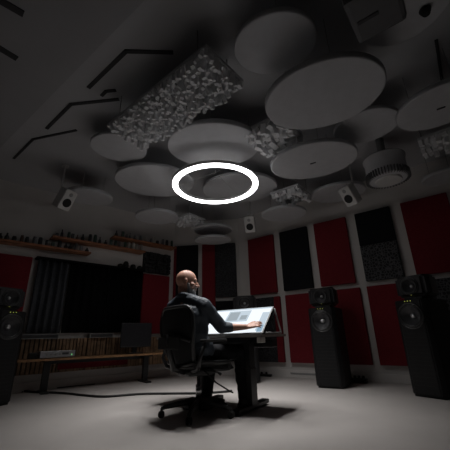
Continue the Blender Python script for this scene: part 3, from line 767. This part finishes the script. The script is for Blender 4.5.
for hp, kn, an in ((hpR, knR, anR), (hpL, knL, anL)):
    mb.cap(hp, kn, .072, .052); mb.cap(kn, kn.lerp(an, .35), .05, .052); mb.cap(kn.lerp(an, .35), an, .05, .034)
    mb.cap(an, an+V((0, .12, -.055)), .034, .03)
body = remesh(mb, 'body', M['skin'], .0052, 3, man)
# face details
for s in (-1, 1):
    mb = MB(); mb.ell((s*.030, .0725, .014), (.012, .010, .009), HM, 10); mb.build('eye', M['eye'], man)
    mb = MB(); mb.cap(HM @ V((s*.014, .088, .036)), HM @ V((s*.045, .077, .038)), .0042, .003, 8); mb.build('eyebrow', M['beard'], man)
mb = MB(); mb.cap(HM @ V((-.018, .094, -.049)), HM @ V((.018, .094, -.049)), .005, None, 8); mb.build('lips', M['lip'], man)
mb = MB()
mb.ell((0, .034, -.072), (.0575, .060, .048), HM); mb.ell((0, .066, -.088), (.032, .028, .028), HM)
for s in (-1, 1): mb.cap(HM @ V((s*.062, .018, -.012)), HM @ V((s*.048, .040, -.07)), .016, .018)
mb.cap(HM @ V((-.022, .086, -.037)), HM @ V((.022, .086, -.037)), .009)
remesh(mb, 'beard', M['beard'], .005, 2, man, .002, 60)
# shirt
mb = MB()
mb.cap(P['pel']+V((-.075, 0, .03)), P['pel']+V((.075, 0, .03)), .135); mb.cap(P['pel']+V((0, 0, .05)), P['waist'], .145, .145)
mb.cap(P['waist']+V((-.05, 0, 0)), P['chest']+V((-.075, 0, 0)), .125, .125); mb.cap(P['waist']+V((.05, 0, 0)), P['chest']+V((.075, 0, 0)), .125, .125)
mb.cap(P['chest']+V((-.06, -.02, 0)), P['chest']+V((.06, -.02, 0)), .135)
NB = P['neck']+V((0, -.01, -.015))
mb.cap(shL.lerp(NB, .12), NB+V((-.05, 0, 0)), .077, .068); mb.cap(shR.lerp(NB, .12), NB+V((.05, 0, 0)), .077, .068)
mb.cap(NB+V((-.05, 0, 0)), NB+V((.05, 0, 0)), .068)
for sh, el, wr, k in ((shR, elR, wrR, .34), (shL, elL, wrL, .6)):
    mb.cap(sh, el, .072, .058); mb.cap(el, el.lerp(wr, k), .058, .047)
    mb.cap(el.lerp(wr, k-.10), el.lerp(wr, k), .052, .050)               # rolled cuff
remesh(mb, 'shirt', M['shirt'], .009, 3, man, .008, 10, 2)
mb = MB(); pts = []
for i in range(20):
    a = 2*PI*i/20; pts.append(P['neck']+V((.070*math.cos(a), .0+.074*math.sin(a), .028-.018*math.sin(a))))
mb.tube(pts, .018, 8, True)
for v in mb.bm.verts: v.co.z = 1.125+(v.co.z-1.125)*1.5
mb.build('collar', M['shirt'], man)
# trousers
mb = MB()
mb.cap(P['pel']+V((-.08, 0, -.01)), P['pel']+V((.08, 0, -.01)), .118)
for hp, kn, an in ((hpR, knR, anR), (hpL, knL, anL)):
    mb.cap(hp, kn, .092, .072); mb.cap(kn, kn.lerp(an, .4), .072, .070); mb.cap(kn.lerp(an, .4), an+V((0, 0, .01)), .070, .060)
remesh(mb, 'trousers', M['trouser'], .010, 3, man, .010, 9, 5)
for an in (anR, anL):
    mb = MB(); f = an
    mb.cap((f.x, f.y-.05, .046), (f.x, f.y+.02, .05), .044, .047); mb.cap((f.x, f.y+.02, .05), (f.x+.008, f.y+.15, .036), .046, .034)
    mb.cap((f.x, f.y-.03, .06), (f.x, f.y-.005, .10), .046, .050)
    mb.box((f.x+.003, f.y+.055, .010), (.088, .285, .020), None, .009)
    sh = remesh(mb, 'shoe', M['shoe'], .006, 2, man)

# ------------------------------------------------------------------ cables on the floor
def cable(label, px, r, z=None):
    ctrl = [at_z(x, y, r) for x, y in px]; pts = []
    n = len(ctrl)
    for i in range(n-1):
        p0, p1, p2, p3 = ctrl[max(i-1, 0)], ctrl[i], ctrl[i+1], ctrl[min(i+2, n-1)]
        for k in range(8):
            t_ = k/8
            pts.append(.5*((2*p1)+(p2-p0)*t_+(2*p0-5*p1+4*p2-p3)*t_**2+(3*p1-p0-3*p2+p3)*t_**3))
    pts.append(ctrl[-1])
    o = MB().tube(pts, r, 8).build('floor_cable', M['cable']); return tag(o, label, 'cable')
cable('thick black cable snaking across the floor to the desk', [(2, 388), (30, 391.5), (62, 393), (82, 395), (105, 396.5), (140, 394), (170, 393.5), (205, 393), (232, 391)], .014)
cable('thin black cable lying near the left tower speaker', [(22, 392), (38, 386), (52, 388), (75, 386), (95, 384)], .008)

# ------------------------------------------------------------------ camera, world, view
cd = bpy.data.cameras.new('camera'); cam = bpy.data.objects.new('camera', cd); C.objects.link(cam)
cd.sensor_width = 36; cd.sensor_fit = 'HORIZONTAL'; cd.lens = FPX/450*36; cd.clip_start = .02
cam.matrix_world = frame_mat(CAM, RT, UP, -F)
sc = bpy.context.scene; sc.camera = cam
w = bpy.data.worlds.new('world'); sc.world = w; w.use_nodes = True
w.node_tree.nodes['Background'].inputs['Color'].default_value = (.6, .7, 1, 1); w.node_tree.nodes['Background'].inputs['Strength'].default_value = .0
vs = sc.view_settings
sc.display_settings.display_device = 'sRGB'
vs.view_transform = 'Standard'; vs.look = 'None'; vs.exposure = 0; vs.gamma = 1; vs.use_curve_mapping = False
